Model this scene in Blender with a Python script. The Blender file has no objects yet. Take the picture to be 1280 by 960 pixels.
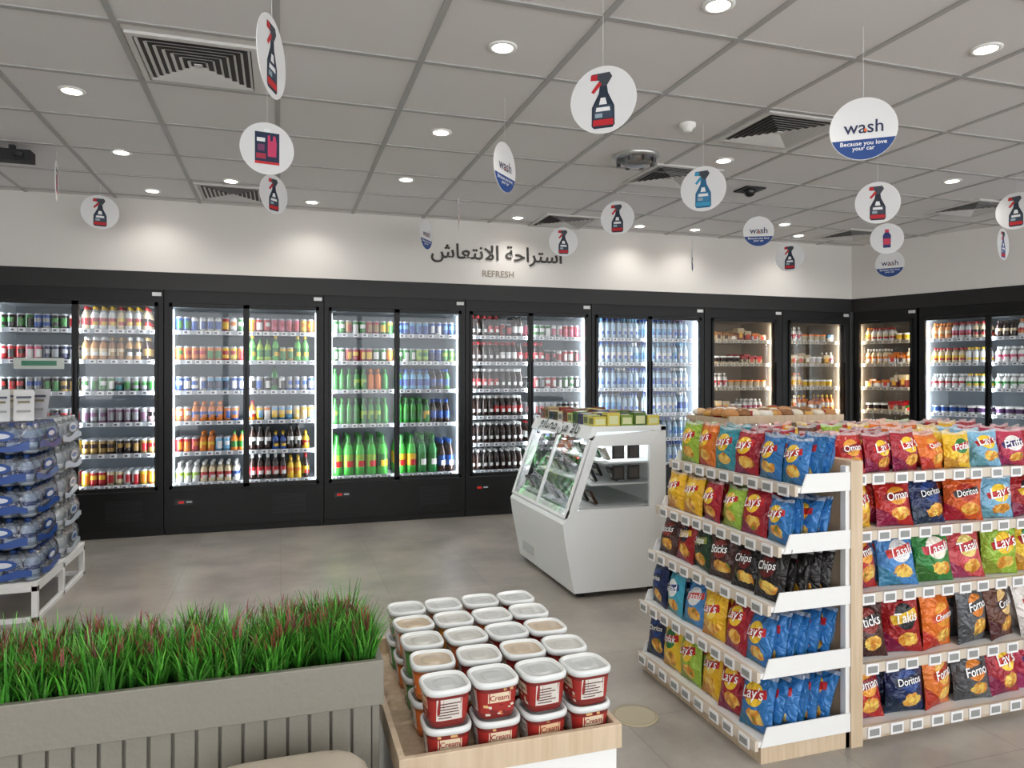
import bpy, math, random
from mathutils import Matrix, Vector
random.seed(7)
R = random.random
def U(a,b): return a+(b-a)*random.random()
def lin(c):
    return tuple(((x/255)/12.92 if x/255<=.04045 else ((x/255+.055)/1.055)**2.4) for x in c[:3])
scene=bpy.context.scene
scene.view_settings.view_transform='Standard'
scene.view_settings.exposure=.34
# ------------------------------------------------------------------ materials
def newmat(n):
    m=bpy.data.materials.new(n); m.use_nodes=True
    nt=m.node_tree; nt.nodes.clear()
    out=nt.nodes.new('ShaderNodeOutputMaterial')
    return m,nt,out
def vcmat(n,rough,metal=0.,bump=0.,bscale=40,spec=.5):
    m,nt,out=newmat(n)
    b=nt.nodes.new('ShaderNodeBsdfPrincipled'); a=nt.nodes.new('ShaderNodeAttribute'); a.attribute_name='Col'
    nt.links.new(a.outputs['Color'],b.inputs['Base Color'])
    b.inputs['Roughness'].default_value=rough; b.inputs['Metallic'].default_value=metal
    b.inputs['Specular IOR Level'].default_value=spec
    if bump:
        t=nt.nodes.new('ShaderNodeTexNoise'); t.inputs['Scale'].default_value=bscale
        tc=nt.nodes.new('ShaderNodeTexCoord'); nt.links.new(tc.outputs['Object'],t.inputs['Vector'])
        bp=nt.nodes.new('ShaderNodeBump'); bp.inputs['Strength'].default_value=bump; bp.inputs['Distance'].default_value=.01
        nt.links.new(t.outputs['Fac'],bp.inputs['Height']); nt.links.new(bp.outputs['Normal'],b.inputs['Normal'])
    nt.links.new(b.outputs[0],out.inputs[0]); return m
def glassmat(n,base,gl,rough,tint=(1,1,1),bump=0):
    m,nt,out=newmat(n)
    t=nt.nodes.new('ShaderNodeBsdfTransparent'); t.inputs[0].default_value=(*tint,1)
    g=nt.nodes.new('ShaderNodeBsdfGlossy'); g.inputs['Roughness'].default_value=rough
    lw=nt.nodes.new('ShaderNodeFresnel'); lw.inputs['IOR'].default_value=1.3
    if bump:
        ns=nt.nodes.new('ShaderNodeTexNoise'); ns.inputs['Scale'].default_value=22; ns.inputs['Distortion'].default_value=1
        tc=nt.nodes.new('ShaderNodeTexCoord'); nt.links.new(tc.outputs['Object'],ns.inputs['Vector'])
        bp=nt.nodes.new('ShaderNodeBump'); bp.inputs['Strength'].default_value=bump; bp.inputs['Distance'].default_value=.03
        nt.links.new(ns.outputs['Fac'],bp.inputs['Height']); nt.links.new(bp.outputs[0],g.inputs['Normal']); nt.links.new(bp.outputs[0],lw.inputs['Normal'])
    ma=nt.nodes.new('ShaderNodeMath'); ma.operation='MULTIPLY_ADD'; ma.inputs[1].default_value=gl; ma.inputs[2].default_value=base
    nt.links.new(lw.outputs[0],ma.inputs[0])
    mx=nt.nodes.new('ShaderNodeMixShader'); nt.links.new(ma.outputs[0],mx.inputs[0])
    nt.links.new(t.outputs[0],mx.inputs[1]); nt.links.new(g.outputs[0],mx.inputs[2]); nt.links.new(mx.outputs[0],out.inputs[0])
    return m
def emat(n,col,s):
    m,nt,out=newmat(n); e=nt.nodes.new('ShaderNodeEmission'); e.inputs[0].default_value=(*col,1); e.inputs[1].default_value=s
    nt.links.new(e.outputs[0],out.inputs[0]); return m
def woodmat():
    m,nt,out=newmat('light_wood')
    b=nt.nodes.new('ShaderNodeBsdfPrincipled'); tc=nt.nodes.new('ShaderNodeTexCoord'); mp=nt.nodes.new('ShaderNodeMapping')
    mp.inputs['Scale'].default_value=(30,30,2); n=nt.nodes.new('ShaderNodeTexNoise'); n.inputs['Scale'].default_value=1.5; n.inputs['Detail'].default_value=6
    cr=nt.nodes.new('ShaderNodeValToRGB'); cr.color_ramp.elements[0].color=(*lin((188,166,138)),1); cr.color_ramp.elements[1].color=(*lin((203,183,158)),1)
    cr.color_ramp.elements[0].position=.35; cr.color_ramp.elements[1].position=.65
    L=nt.links.new; L(tc.outputs['Object'],mp.inputs[0]); L(mp.outputs[0],n.inputs['Vector']); L(n.outputs['Fac'],cr.inputs[0]); L(cr.outputs[0],b.inputs['Base Color'])
    b.inputs['Roughness'].default_value=.45; L(b.outputs[0],out.inputs[0]); return m
def bagmat():
    m,nt,out=newmat('foil_bag'); L=nt.links.new; N=nt.nodes.new
    b=N('ShaderNodeBsdfPrincipled')
    def att(n):
        a=N('ShaderNodeAttribute'); a.attribute_name=n; return a.outputs['Color']
    uv=N('ShaderNodeUVMap'); uv.uv_map='UVMap'; sp=N('ShaderNodeSeparateXYZ'); L(uv.outputs[0],sp.inputs[0])
    def M(op,a,b_=None,c=None):
        n=N('ShaderNodeMath'); n.operation=op
        for i,x in enumerate((a,b_,c)):
            if x is None: continue
            if isinstance(x,(int,float)): n.inputs[i].default_value=x
            else: L(x,n.inputs[i])
        return n.outputs[0]
    def mix(f,a,c):
        n=N('ShaderNodeMix'); n.data_type='RGBA'; L(f,n.inputs[0])
        for i,x in ((6,a),(7,c)):
            if isinstance(x,tuple): n.inputs[i].default_value=(*x,1)
            else: L(x,n.inputs[i])
        return n.outputs[2]
    u=sp.outputs[0]; v=sp.outputs[1]
    du=M('SUBTRACT',u,.5); dv=M('MULTIPLY',M('SUBTRACT',v,.62),1.3)
    r=M('SQRT',M('ADD',M('MULTIPLY',du,du),M('MULTIPLY',dv,dv)))
    circ=M('LESS_THAN',r,.27)
    rib=M('MULTIPLY',M('LESS_THAN',M('ABSOLUTE',M('SUBTRACT',dv,M('MULTIPLY',du,.25))),.10),M('LESS_THAN',r,.36))
    ns=N('ShaderNodeTexNoise'); ns.inputs['Scale'].default_value=5; ns.inputs['Detail'].default_value=3
    mp=N('ShaderNodeMapping'); L(uv.outputs[0],mp.inputs[0]); geo=N('ShaderNodeNewGeometry'); L(geo.outputs['Position'],mp.inputs['Location']); 
    L(mp.outputs[0],ns.inputs['Vector'])
    v2=M('SUBTRACT',v,.24); du2=M('SUBTRACT',du,.08)
    r2=M('SQRT',M('ADD',M('MULTIPLY',du2,M('MULTIPLY',du2,.6)),M('MULTIPLY',v2,M('MULTIPLY',v2,2.2))))
    pic=M('LESS_THAN',M('ADD',r2,M('MULTIPLY',M('SUBTRACT',ns.outputs['Fac'],.5),.25)),.2)
    cr=N('ShaderNodeValToRGB'); L(ns.outputs['Fac'],cr.inputs[0])
    cr.color_ramp.elements[0].position=.4; cr.color_ramp.elements[0].color=(*lin((205,120,30)),1)
    cr.color_ramp.elements[1].position=.6; cr.color_ramp.elements[1].color=(*lin((240,205,100)),1)
    e=cr.color_ramp.elements.new(.3); e.color=(*lin((90,130,40)),1)
    col=att('Col')
    sw=M('LESS_THAN',M('ADD',v,M('MULTIPLY',u,.6)),.38)
    hs=N('ShaderNodeHueSaturation'); hs.inputs['Value'].default_value=.6; hs.inputs['Hue'].default_value=.47; L(col,hs.inputs['Color'])
    c=mix(sw,col,hs.outputs[0]); c=mix(pic,c,cr.outputs[0]); c=mix(circ,c,att('Acc')); c=mix(rib,c,att('Rib'))
    top=M('GREATER_THAN',v,.93); c=mix(M('MULTIPLY',top,.5),c,(.7,.7,.7))
    L(c,b.inputs['Base Color']); b.inputs['Roughness'].default_value=.3; b.inputs['Metallic'].default_value=.12
    n2=N('ShaderNodeTexNoise'); n2.inputs['Scale'].default_value=24; n2.inputs['Distortion'].default_value=.8; tc=N('ShaderNodeTexCoord'); L(tc.outputs['Object'],n2.inputs['Vector'])
    bp=N('ShaderNodeBump'); bp.inputs['Strength'].default_value=.8; bp.inputs['Distance'].default_value=.025; L(n2.outputs['Fac'],bp.inputs['Height']); L(bp.outputs[0],b.inputs['Normal'])
    L(b.outputs[0],out.inputs[0]); return m
MATT,GLOSS,GLASS,LAMP,LED,BAG,METAL,WOOD,FILM,SATIN,BLUEFILM,BLACK=range(12)
MATS=[vcmat('painted_matte',.6),vcmat('glossy_print',.25),glassmat('clear_glass',.015,.4,.02),
      emat('lamp_glow',(1,.9,.76),12),emat('led_tube',(.88,.96,1),3.5),bagmat(),vcmat('brushed_metal',.3,.9),woodmat(),
      glassmat('shrink_film',.12,.9,.18,(1,1,1),.7),vcmat('satin',.4,0,.15,60),glassmat('blue_shrink_film',.14,.9,.18,lin((225,235,248)),.7),vcmat('black_powder_coat',.42,0,.1,120,.35)]
# ------------------------------------------------------------------ mesh builder
class MB:
    def __init__(s): s.v=[];s.f=[];s.c=[];s.a=[];s.r=[];s.u=[];s.m=[];s.s=[];s.M=Matrix()
    def add(s,vs,fs,col,mat=MATT,smooth=False,acc=None,rib=None,uvs=None,cols=None):
        o=len(s.v); M=s.M
        s.v.extend([tuple(M@Vector(p)) for p in vs])
        lc=lin(col) if col else None
        la=lin(acc) if acc else (0,0,0); lr=lin(rib) if rib else (0,0,0)
        for i,f in enumerate(fs):
            s.f.append([o+k for k in f]); s.c.append(lin(cols[i]) if cols else lc); s.a.append(la); s.r.append(lr); s.m.append(mat); s.s.append(smooth)
            s.u.append([uvs[k] for k in f] if uvs else None)
    def box(s,x0,x1,y0,y1,z0,z1,col=(200,200,200),mat=MATT):
        v=[(x0,y0,z0),(x1,y0,z0),(x1,y1,z0),(x0,y1,z0),(x0,y0,z1),(x1,y0,z1),(x1,y1,z1),(x0,y1,z1)]
        s.add(v,[(0,3,2,1),(4,5,6,7),(0,1,5,4),(1,2,6,5),(2,3,7,6),(3,0,4,7)],col,mat)
    def prism(s,prof,y0,y1,col,mat=MATT):   # prof in XZ
        n=len(prof); v=[(x,y0,z) for x,z in prof]+[(x,y1,z) for x,z in prof]
        f=[tuple(range(n)),tuple(range(2*n-1,n-1,-1))]+[(i,i+n,(i+1)%n+n,(i+1)%n) for i in range(n)]
        s.add(v,f,col,mat)
    def lathe(s,prof,cols,x=0,y=0,z=0,n=10,mat=GLOSS,accent=None,cap=True,sq=0,ph=0):
        vs=[];fs=[];cs=[]
        for (r,h) in prof:
            for i in range(n):
                a=2*math.pi*i/n+ph; ca,sa=math.cos(a),math.sin(a)
                if sq:
                    k=(abs(ca)**sq+abs(sa)**sq)**(-1/sq); ca*=k;sa*=k
                vs.append((x+r*ca,y+r*sa,z+h))
        for j in range(len(prof)-1):
            for i in range(n):
                fs.append((j*n+i,j*n+(i+1)%n,(j+1)*n+(i+1)%n,(j+1)*n+i))
                c=cols[j]
                if accent and j in accent[0] and (i+accent[3])%n in accent[2]: c=accent[1]
                cs.append(c)
        if cap:
            fs.append(tuple(range((len(prof)-1)*n,len(prof)*n))); cs.append(cols[-1])
        s.add(vs,fs,None,mat,True,cols=cs)
    def build(s,name,bevel=0,parent=None,loc=None,rotz=None):
        me=bpy.data.meshes.new(name); me.from_pydata(s.v,[],s.f)
        for m in MATS: me.materials.append(m)
        me.polygons.foreach_set('material_index',s.m); me.polygons.foreach_set('use_smooth',s.s)
        def ca(n,src):
            at=me.color_attributes.new(n,'FLOAT_COLOR','CORNER'); d=[]
            for c,f in zip(src,s.f): d.extend([c[0],c[1],c[2],1.]*len(f))
            at.data.foreach_set('color',d)
        ca('Col',s.c)
        if BAG in s.m:
            ca('Acc',s.a); ca('Rib',s.r)
            uv=me.uv_layers.new(name='UVMap'); d=[]
            for q,f in zip(s.u,s.f):
                if q: 
                    for t in q: d.extend(t)
                else: d.extend([0.,0.]*len(f))
            uv.data.foreach_set('uv',d)
        me.update()
        o=bpy.data.objects.new(name,me); scene.collection.objects.link(o)
        if bevel:
            b=o.modifiers.new('bevel','BEVEL'); b.width=bevel; b.segments=2; b.limit_method='ANGLE'
        if loc: o.location=loc
        if rotz: o.rotation_euler[2]=rotz
        if parent: o.parent=parent
        return o
_tc={}
def textgeo(body):
    if body in _tc: return _tc[body]
    cu=bpy.data.curves.new('t','FONT'); cu.body=body; cu.resolution_u=3; cu.offset=.008
    o=bpy.data.objects.new('t',cu); scene.collection.objects.link(o); bpy.context.view_layer.update()
    me=o.evaluated_get(bpy.context.evaluated_depsgraph_get()).to_mesh()
    v=[(p.co.x,p.co.y) for p in me.vertices]; f=[tuple(p.vertices) for p in me.polygons]
    bpy.data.objects.remove(o); bpy.data.curves.remove(cu)
    if v:
        x0=min(p[0] for p in v);x1=max(p[0] for p in v);y0=min(p[1] for p in v);y1=max(p[1] for p in v)
        w=x1-x0; v=[((p[0]-(x0+x1)/2)/w,(p[1]-(y0+y1)/2)/w) for p in v]
    _tc[body]=(v,f); return _tc[body]
def text(mb,body,w,x,y,z,col,flip=False,mat=MATT):
    v,f=textgeo(body)
    sx=-1 if flip else 1
    mb.add([(x+sx*p[0]*w,y,z+p[1]*w) for p in v],f,col,mat)
def T(x,y,z): return Matrix.Translation((x,y,z))
def RZ(d): return Matrix.Rotation(math.radians(d),4,'Z')
def RX(d): return Matrix.Rotation(math.radians(d),4,'X')

H=3.22; BW=7.6
# ------------------------------------------------------------------ room
def surf(name,setup):
    m,nt,out=newmat(name); b=nt.nodes.new('ShaderNodeBsdfPrincipled'); nt.links.new(b.outputs[0],out.inputs[0]); setup(nt,b); return m
def floor_setup(nt,b):
    N=nt.nodes.new;L=nt.links.new
    tc=N('ShaderNodeTexCoord'); br=N('ShaderNodeTexBrick'); br.offset=0.0
    br.inputs['Color1'].default_value=(*lin((164,158,150)),1); br.inputs['Color2'].default_value=(*lin((158,153,145)),1); br.inputs['Mortar'].default_value=(*lin((142,137,130)),1)
    br.inputs['Scale'].default_value=1; br.inputs['Mortar Size'].default_value=.003; br.inputs['Brick Width'].default_value=.73; br.inputs['Row Height'].default_value=.73
    L(tc.outputs['Object'],br.inputs['Vector'])
    n=N('ShaderNodeTexNoise'); n.inputs['Scale'].default_value=2.0; n.inputs['Detail'].default_value=9; n.inputs['Roughness'].default_value=.6; L(tc.outputs['Object'],n.inputs['Vector'])
    cr=N('ShaderNodeValToRGB'); cr.color_ramp.elements[0].position=.35; cr.color_ramp.elements[0].color=(.68,.68,.68,1); cr.color_ramp.elements[1].position=.68; cr.color_ramp.elements[1].color=(1.12,1.12,1.1,1)
    L(n.outputs['Fac'],cr.inputs[0]); mx=N('ShaderNodeMix'); mx.data_type='RGBA'; mx.blend_type='MULTIPLY'; mx.inputs[0].default_value=.95
    L(br.outputs['Color'],mx.inputs[6]); L(cr.outputs[0],mx.inputs[7]); L(mx.outputs[2],b.inputs['Base Color'])
    b.inputs['Roughness'].default_value=.32
floor_m=surf('concrete_tile',floor_setup)
def paint(c,rough=.8):
    def f(nt,b):
        n=nt.nodes.new('ShaderNodeTexNoise'); n.inputs['Scale'].default_value=90; bp=nt.nodes.new('ShaderNodeBump'); bp.inputs['Strength'].default_value=.05
        nt.links.new(n.outputs['Fac'],bp.inputs['Height']); nt.links.new(bp.outputs[0],b.inputs['Normal'])
        b.inputs['Base Color'].default_value=(*lin(c),1); b.inputs['Roughness'].default_value=rough
    return f
wall_m=surf('wall_paint',paint((218,214,209)))
tile_m=surf('ceiling_tile',paint((216,213,211)))
dark_m=surf('black_fascia',paint((20,19,19),.5))
bar_m=surf('ceiling_grid_bar',paint((168,166,164),.5))
def simple(name,verts,faces,mat):
    me=bpy.data.meshes.new(name); me.from_pydata(verts,[],faces); me.materials.append(mat); o=bpy.data.objects.new(name,me); scene.collection.objects.link(o); return o
def rawbox(vs,fs,x0,x1,y0,y1,z0,z1):
    o=len(vs); vs+= [(x0,y0,z0),(x1,y0,z0),(x1,y1,z0),(x0,y1,z0),(x0,y0,z1),(x1,y0,z1),(x1,y1,z1),(x0,y1,z1)]
    fs+=[tuple(o+k for k in q) for q in [(0,3,2,1),(4,5,6,7),(0,1,5,4),(1,2,6,5),(2,3,7,6),(3,0,4,7)]]
def sbox(name,b,mat):
    v=[];f=[]; rawbox(v,f,*b); return simple(name,v,f,mat)
sbox('floor',(-4.3,11,-3,8.8,-.1,0),floor_m)
v=[];f=[]; rawbox(v,f,-4.3,11,-3,8.8,H,H+.1)
ceil=simple('ceiling',v,f,tile_m)
v=[];f=[]
x=-.02-.73*5
while x<10.9:
    rawbox(v,f,x-.016,x+.016,-3,8.5,H-.007,H+.001); x+=.73
y=3.80-.73*9
while y<8.5:
    rawbox(v,f,-4.2,10.9,y-.016,y+.016,H-.0075,H+.001); y+=.73
simple('ceiling_grid',v,f,bar_m)
sbox('wall_back',(-4.3,8.5,8.45,8.6,0,H),wall_m)
sbox('wall_left',(-4.3,-4.15,-3,8.45,0,H),wall_m)
sbox('wall_bulkhead_back',(-4.15,7.1,BW,BW+.1,2.53,H),wall_m)
sbox('trim_fascia_back',(-4.15,7.1,BW-.012,BW+.06,2.36,2.53),dark_m)
ca,sa=.342,-.94
ANG=math.radians(-70)
def angbox(name,t0,t1,y0,y1,z0,z1,mat):
    o=sbox(name,(t0,t1,y0,y1,z0,z1),mat); o.location=(7.1,BW,0); o.rotation_euler[2]=ANG; return o
angbox('wall_bulkhead_right',0,8.,0,.1,2.53,H,wall_m)
angbox('trim_fascia_right',0,8.,-.012,.06,2.36,2.53,dark_m)
angbox('wall_right',-.3,11.3,.85,1.0,0,H,wall_m)
angbox('wall_partition_right',3.82,8,.0,.1,0,2.36,wall_m)
v=[(7.07,BW-.004,0),(7.13,BW-.02,0),(7.2,BW+.7,0),(7.07,BW+.7,0)]
simple('trim_corner_post',[(a,b,0) for a,b,_ in v]+[(a,b,2.36) for a,b,_ in v],[(3,2,1,0),(4,5,6,7),(0,1,5,4),(1,2,6,5),(2,3,7,6),(3,0,4,7)],dark_m)
v=[];f=[]
rawbox(v,f,-4.3,11,-3.1,-3,0,.25); rawbox(v,f,-4.3,11,-3.1,-3,3.0,H)
for xx in (-4.3,-1.3,1.8,4.9,8.0,10.8): rawbox(v,f,xx,xx+.12,-3.1,-3,.25,3.0)
simple('wall_front',v,f,wall_m)
# ------------------------------------------------------------------ drinks
def tone(c,k=.88,g=.10):
    m=sum(c)/3; return tuple(max(0,(x*(1-g)+m*g)*k) for x in c)
def can(mb,x,y,z,c,a,r=.0345,h=.15):
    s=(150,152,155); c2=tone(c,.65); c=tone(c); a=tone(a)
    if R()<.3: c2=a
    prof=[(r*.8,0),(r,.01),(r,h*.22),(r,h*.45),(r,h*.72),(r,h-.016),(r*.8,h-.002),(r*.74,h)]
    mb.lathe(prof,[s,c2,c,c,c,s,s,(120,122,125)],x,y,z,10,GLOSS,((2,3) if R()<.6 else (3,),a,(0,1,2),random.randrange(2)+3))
def bottle(mb,x,y,z,liq,lab,cap,r=.036,h=.23,acc=None):
    liq,lab,cap=tone(liq),tone(lab),tone(cap)
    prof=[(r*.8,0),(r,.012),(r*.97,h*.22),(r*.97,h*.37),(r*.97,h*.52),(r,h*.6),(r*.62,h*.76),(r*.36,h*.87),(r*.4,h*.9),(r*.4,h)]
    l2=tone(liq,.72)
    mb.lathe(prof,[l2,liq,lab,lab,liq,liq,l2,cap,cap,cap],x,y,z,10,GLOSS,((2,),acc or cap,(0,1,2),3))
def jar(mb,x,y,z,c,a,cap,r=.045,h=.1):
    prof=[(r*.85,0),(r*.95,h*.3),(r,h*.8),(r*1.05,h*.82),(r*1.05,h)]
    mb.lathe(prof,[tone(c),tone(a),tone(cap),cap,cap],x,y,z,10,GLOSS)
RED=(180,22,30);YEL=(230,182,30);ORG=(222,114,26);GRN=(38,122,43);LIM=(140,182,45);BLU=(22,70,158);NAV=(16,28,72);WHT=(218,218,216);BLK=(20,18,18);PNK=(200,76,110)
BRN=(44,21,15);CRM=(212,190,150);SIL=(142,145,150);GLD=(160,125,60);PUR=(92,52,106);SKY=(95,158,202);CLR=(160,188,210);TEA=(34,128,134)
def C(c,a): return ('c',c,a)
def B(l,b,k,h=.23,r=.036,acc=None): return ('b',l,b,k,h,r,acc)
def place(mb,sku,x,y,z):
    if sku[0]=='c': can(mb,x,y,z,sku[1],sku[2])
    elif sku[0]=='b': bottle(mb,x,y,z,sku[1],sku[2],sku[3],sku[5],sku[4],sku[6])
    elif sku[0]=='j': jar(mb,x,y,z,sku[1],sku[2],sku[3])
    elif sku[0]=='x':
        w=U(.042,.05); h=sku[3]*U(.8,1.15); mb.box(x-w,x+w,y-.05,y+.05,z,z+h*.6,tone(sku[1]),GLOSS); mb.box(x-w,x+w,y-.05,y+.05,z+h*.6,z+h,tone(sku[2]),GLOSS)
        mb.box(x-w*.5,x+w*.5,y-.052,y-.05,z+h*.25,z+h*.7,random.choice([(190,60,40),(230,225,215),(80,60,50),(210,160,60)]),GLOSS)
def fillrow(mb,x0,x1,z,skus,y0=.12,deep=4):
    x=x0; n=len(skus); tot=x1-x0; cnt=0
    while x<x1-.03:
        if cnt<=0:
            idx=min(n-1,int((x-x0)/tot*n)); sk=skus[idx]
            if R()<.32: sk=random.choice(skus)
            if sk[0]=='c' and R()<.3: sk=('c',sk[2],sk[1])
            cnt=random.choice((1,1,2,2,3))
        cnt-=1
        r={'c':.0345,'b':sk[5] if sk[0]=='b' else 0,'j':.047,'x':.052}[sk[0]]; p=2*r+.002
        if x+p>x1+.008: break
        for k in range(deep if R()>.05 else 2):
            place(mb,sk,x+r+U(-.0005,.0005),y0+r+k*(p+.003),z)
        x+=p
LV6=[1.97,1.68,1.38,1.08,.78,.48]
def cooler(name,W,loc,rot,levels,rows,warm=False,doors=2,deep=4,power=7.5,post=.05):
    mb=MB(); bk=(10,10,11); wh=(205,213,218) if not warm else (150,140,125); bkp=(92,100,107) if not warm else (105,93,78)
    D=.78
    mb.box(0.004,W-.004,.03,D,.0,.07,(8,8,8)); mb.box(0.004,W-.004,.0,D,.07,.43,bk,BLACK)
    mb.box(0.004,W-.004,0,D,2.24,2.36,bk,BLACK)
    mb.box(0.004,post,.0,D,.43,2.24,bk,BLACK); mb.box(W-post,W-.004,.0,D,.43,2.24,bk,BLACK)
    mb.box(post,W-post,D-.08,D,.43,2.24,bkp); mb.box(post,post+.01,.06,D-.08,.45,2.24,wh); mb.box(W-post-.01,W-post,.06,D-.08,.45,2.24,wh)
    mb.box(post,W-post,.05,D-.08,.43,.455,wh); mb.box(post,W-post,.05,D-.08,2.225,2.24,wh)
    for i in range(9): mb.box(W-.5,W-.18,-.004,.0,.16+i*.022,.17+i*.022,(34,34,36),BLACK)
    mb.box(.10,.26,-.006,.0,.29,.34,(35,35,38),GLOSS); mb.box(.13,.18,-.009,-.006,.302,.326,(220,40,30),GLOSS); mb.box(.2,.25,-.009,-.006,.308,.322,(180,185,190),GLOSS)
    mb.box(W-.10,W-.02,-.006,0,2.30,2.335,(205,205,205),GLOSS)
    for l in levels:
        if l>.5:
            mb.box(post+.01,W-post-.01,.10,D-.1,l-.018,l-.002,(160,165,170),GLOSS)
        mb.box(post+.01,W-post-.01,.085,.1,l-.03,l+.012,(160,166,174) if not warm else (150,140,125),GLOSS)
        x=post+.03
        while x<W-post-.07:
            mb.box(x,x+.055,.079,.085,l-.026,l+.01,(225,226,228) if not warm else (190,180,160)); mb.box(x+.008,x+.035,.0775,.079,l-.018,l+.0,(90,95,105)); x+=U(.07,.12)
    nd=doors; dw=(W-2*post)/nd
    for i in range(nd):
        a=post+i*dw; b=a+dw
        mb.box(a,a+.028,-.02,.02,.44,2.235,bk,BLACK); mb.box(b-.028,b,-.02,.02,.44,2.235,bk,BLACK)
        mb.box(a,b,-.02,.02,.44,.475,bk,BLACK); mb.box(a,b,-.02,.02,2.2,2.235,bk,BLACK)
        mb.box(a+.028,b-.028,-.002,.004,.475,2.2,(255,255,255),GLASS)
        hx=b-.022 if i==0 else a+.010
        mb.box(hx,hx+.012,-.045,-.02,.9,1.7,(45,45,48),METAL)
    strips=[post+.025,W-post-.025]+([W/2] if nd==2 else [])
    if not warm:
        for s_ in strips: mb.box(s_-.011,s_+.011,.045,.065,.5,2.18,(255,255,255),LED)
    o=mb.build(name,loc=loc,rotz=rot)
    for s_ in strips:
        ld=bpy.data.lights.new('led_strip','AREA'); ld.shape='RECTANGLE'; ld.size=.03; ld.size_y=1.7; ld.energy=power*(.6 if warm else 1); ld.color=(.88,.95,1) if not warm else (1,.9,.76)
        lo=bpy.data.objects.new('led_strip',ld); scene.collection.objects.link(lo); lo.parent=o; lo.location=(s_,.07,1.33)
        off=math.radians(-25) if s_<W*.3 else (math.radians(25) if s_>W*.7 else 0)
        lo.rotation_euler=(Matrix.Rotation(off,4,'Z')@Matrix.Rotation(math.pi/2,4,'X')).to_euler()
    pm=MB()
    for l,row in zip(levels,rows):
        if nd==2:
            for (sk,a,b) in ((row[0],.085,W/2-.015),(row[1],W/2+.015,W-.085)):
                if sk: fillrow(pm,a,b,l-.001,sk,deep=deep)
        else: fillrow(pm,post+.03,W-post-.03,l-.001,row[0],deep=deep)
    if pm.f: pm.build('drink_bottles_and_cans' if not warm else 'frozen_food_packs',loc=loc,rotz=rot)
    return o
wb=lambda lab=CLR,cap=BLU,h=.25:B(CLR,lab,cap,h,.036,BLU)
cola=lambda lab=RED,cap=RED,h=.235,r=.0335:B(BRN,lab,cap,h,r,WHT)
F0=[([C(BLK,GRN),C(RED,WHT),C(BLU,SIL),C(BLK,GRN),C(RED,YEL),C(WHT,RED)],[B(CRM,RED,RED,.23),B(CRM,YEL,RED,.23),B(WHT,RED,YEL,.23),B(CRM,BRN,RED,.23)]),
    ([C(RED,WHT),C(PNK,WHT),C(RED,BLK),C(NAV,SIL)],[B((185,125,65),CRM,WHT,.23),B((150,98,55),CRM,GLD,.23),B((200,150,90),BRN,WHT,.23),B(BRN,GLD,GLD,.23)]),
    ([C(BLK,RED),C(SIL,BLU),C(BLK,GRN),C(GLD,BLK)],[C(WHT,GRN),C(BLK,TEA),C(SIL,GRN),C(WHT,BLK)]),
    ([C(BLU,SIL),C(SIL,RED),C(BLK,PUR)],[C((120,80,110),SIL),C((170,130,140),BLK),C(SIL,PUR)]),
    ([C(GLD,BLK),C(SIL,BLU),C(NAV,YEL)],[C(GLD,BRN),C(BRN,GLD),C(GLD,RED)]),
    ([C(NAV,RED),C(BLU,SIL),C(RED,BLU)],[C(RED,YEL),C(CRM,RED),C(WHT,RED),C(YEL,ORG)])]
F1=[([C(BLU,GRN),C(GRN,WHT),C(WHT,BLU),C(NAV,RED),C(RED,YEL),C(ORG,WHT),C(GRN,YEL)],[C(RED,WHT),C(PNK,RED),C(RED,PNK),C(ORG,YEL),C(YEL,ORG)]),
    ([C(LIM,GRN),C(WHT,YEL),C(ORG,GRN),C(YEL,RED),C(ORG,RED),C(ORG,RED)],[B(LIM,GRN,GRN),B(LIM,YEL,LIM),C(YEL,GRN),C(BLU,RED),B((90,180,80),GRN,YEL,.27)]),
    ([C(BLU,WHT),C(NAV,SKY),C(BLU,RED),C(BLU,WHT)],[C(WHT,BLK),B(GRN,BLK,BLK,.26),C(SIL,BLU),C(BLK,WHT),C(SIL,BLU)]),
    ([C(ORG,WHT),B(ORG,BLU,ORG,.2),C(YEL,ORG),C(ORG,BLU),B(ORG,ORG,BLU,.2)],[B(ORG,WHT,RED,.2),C(YEL,SKY),C(CRM,YEL),C(ORG,WHT),C(YEL,GRN)]),
    ([C(ORG,RED),B(ORG,YEL,ORG,.2),C(SKY,WHT),B(ORG,GRN,GRN,.2)],[B(BRN,WHT,BLK,.26),B(BLU,NAV,YEL,.18),C(BLU,YEL),B(YEL,RED,YEL,.18)]),
    ([B(WHT,LIM,WHT,.2),B(CRM,RED,WHT,.2),B(SIL,YEL,GRN,.2),B(WHT,BLU,WHT,.2)],[B(BRN,RED,WHT,.26),B(BRN,YEL,RED,.25),B(YEL,ORG,YEL,.22),B(YEL,BRN,YEL,.22)])]
G2=(38,138,43)
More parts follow.
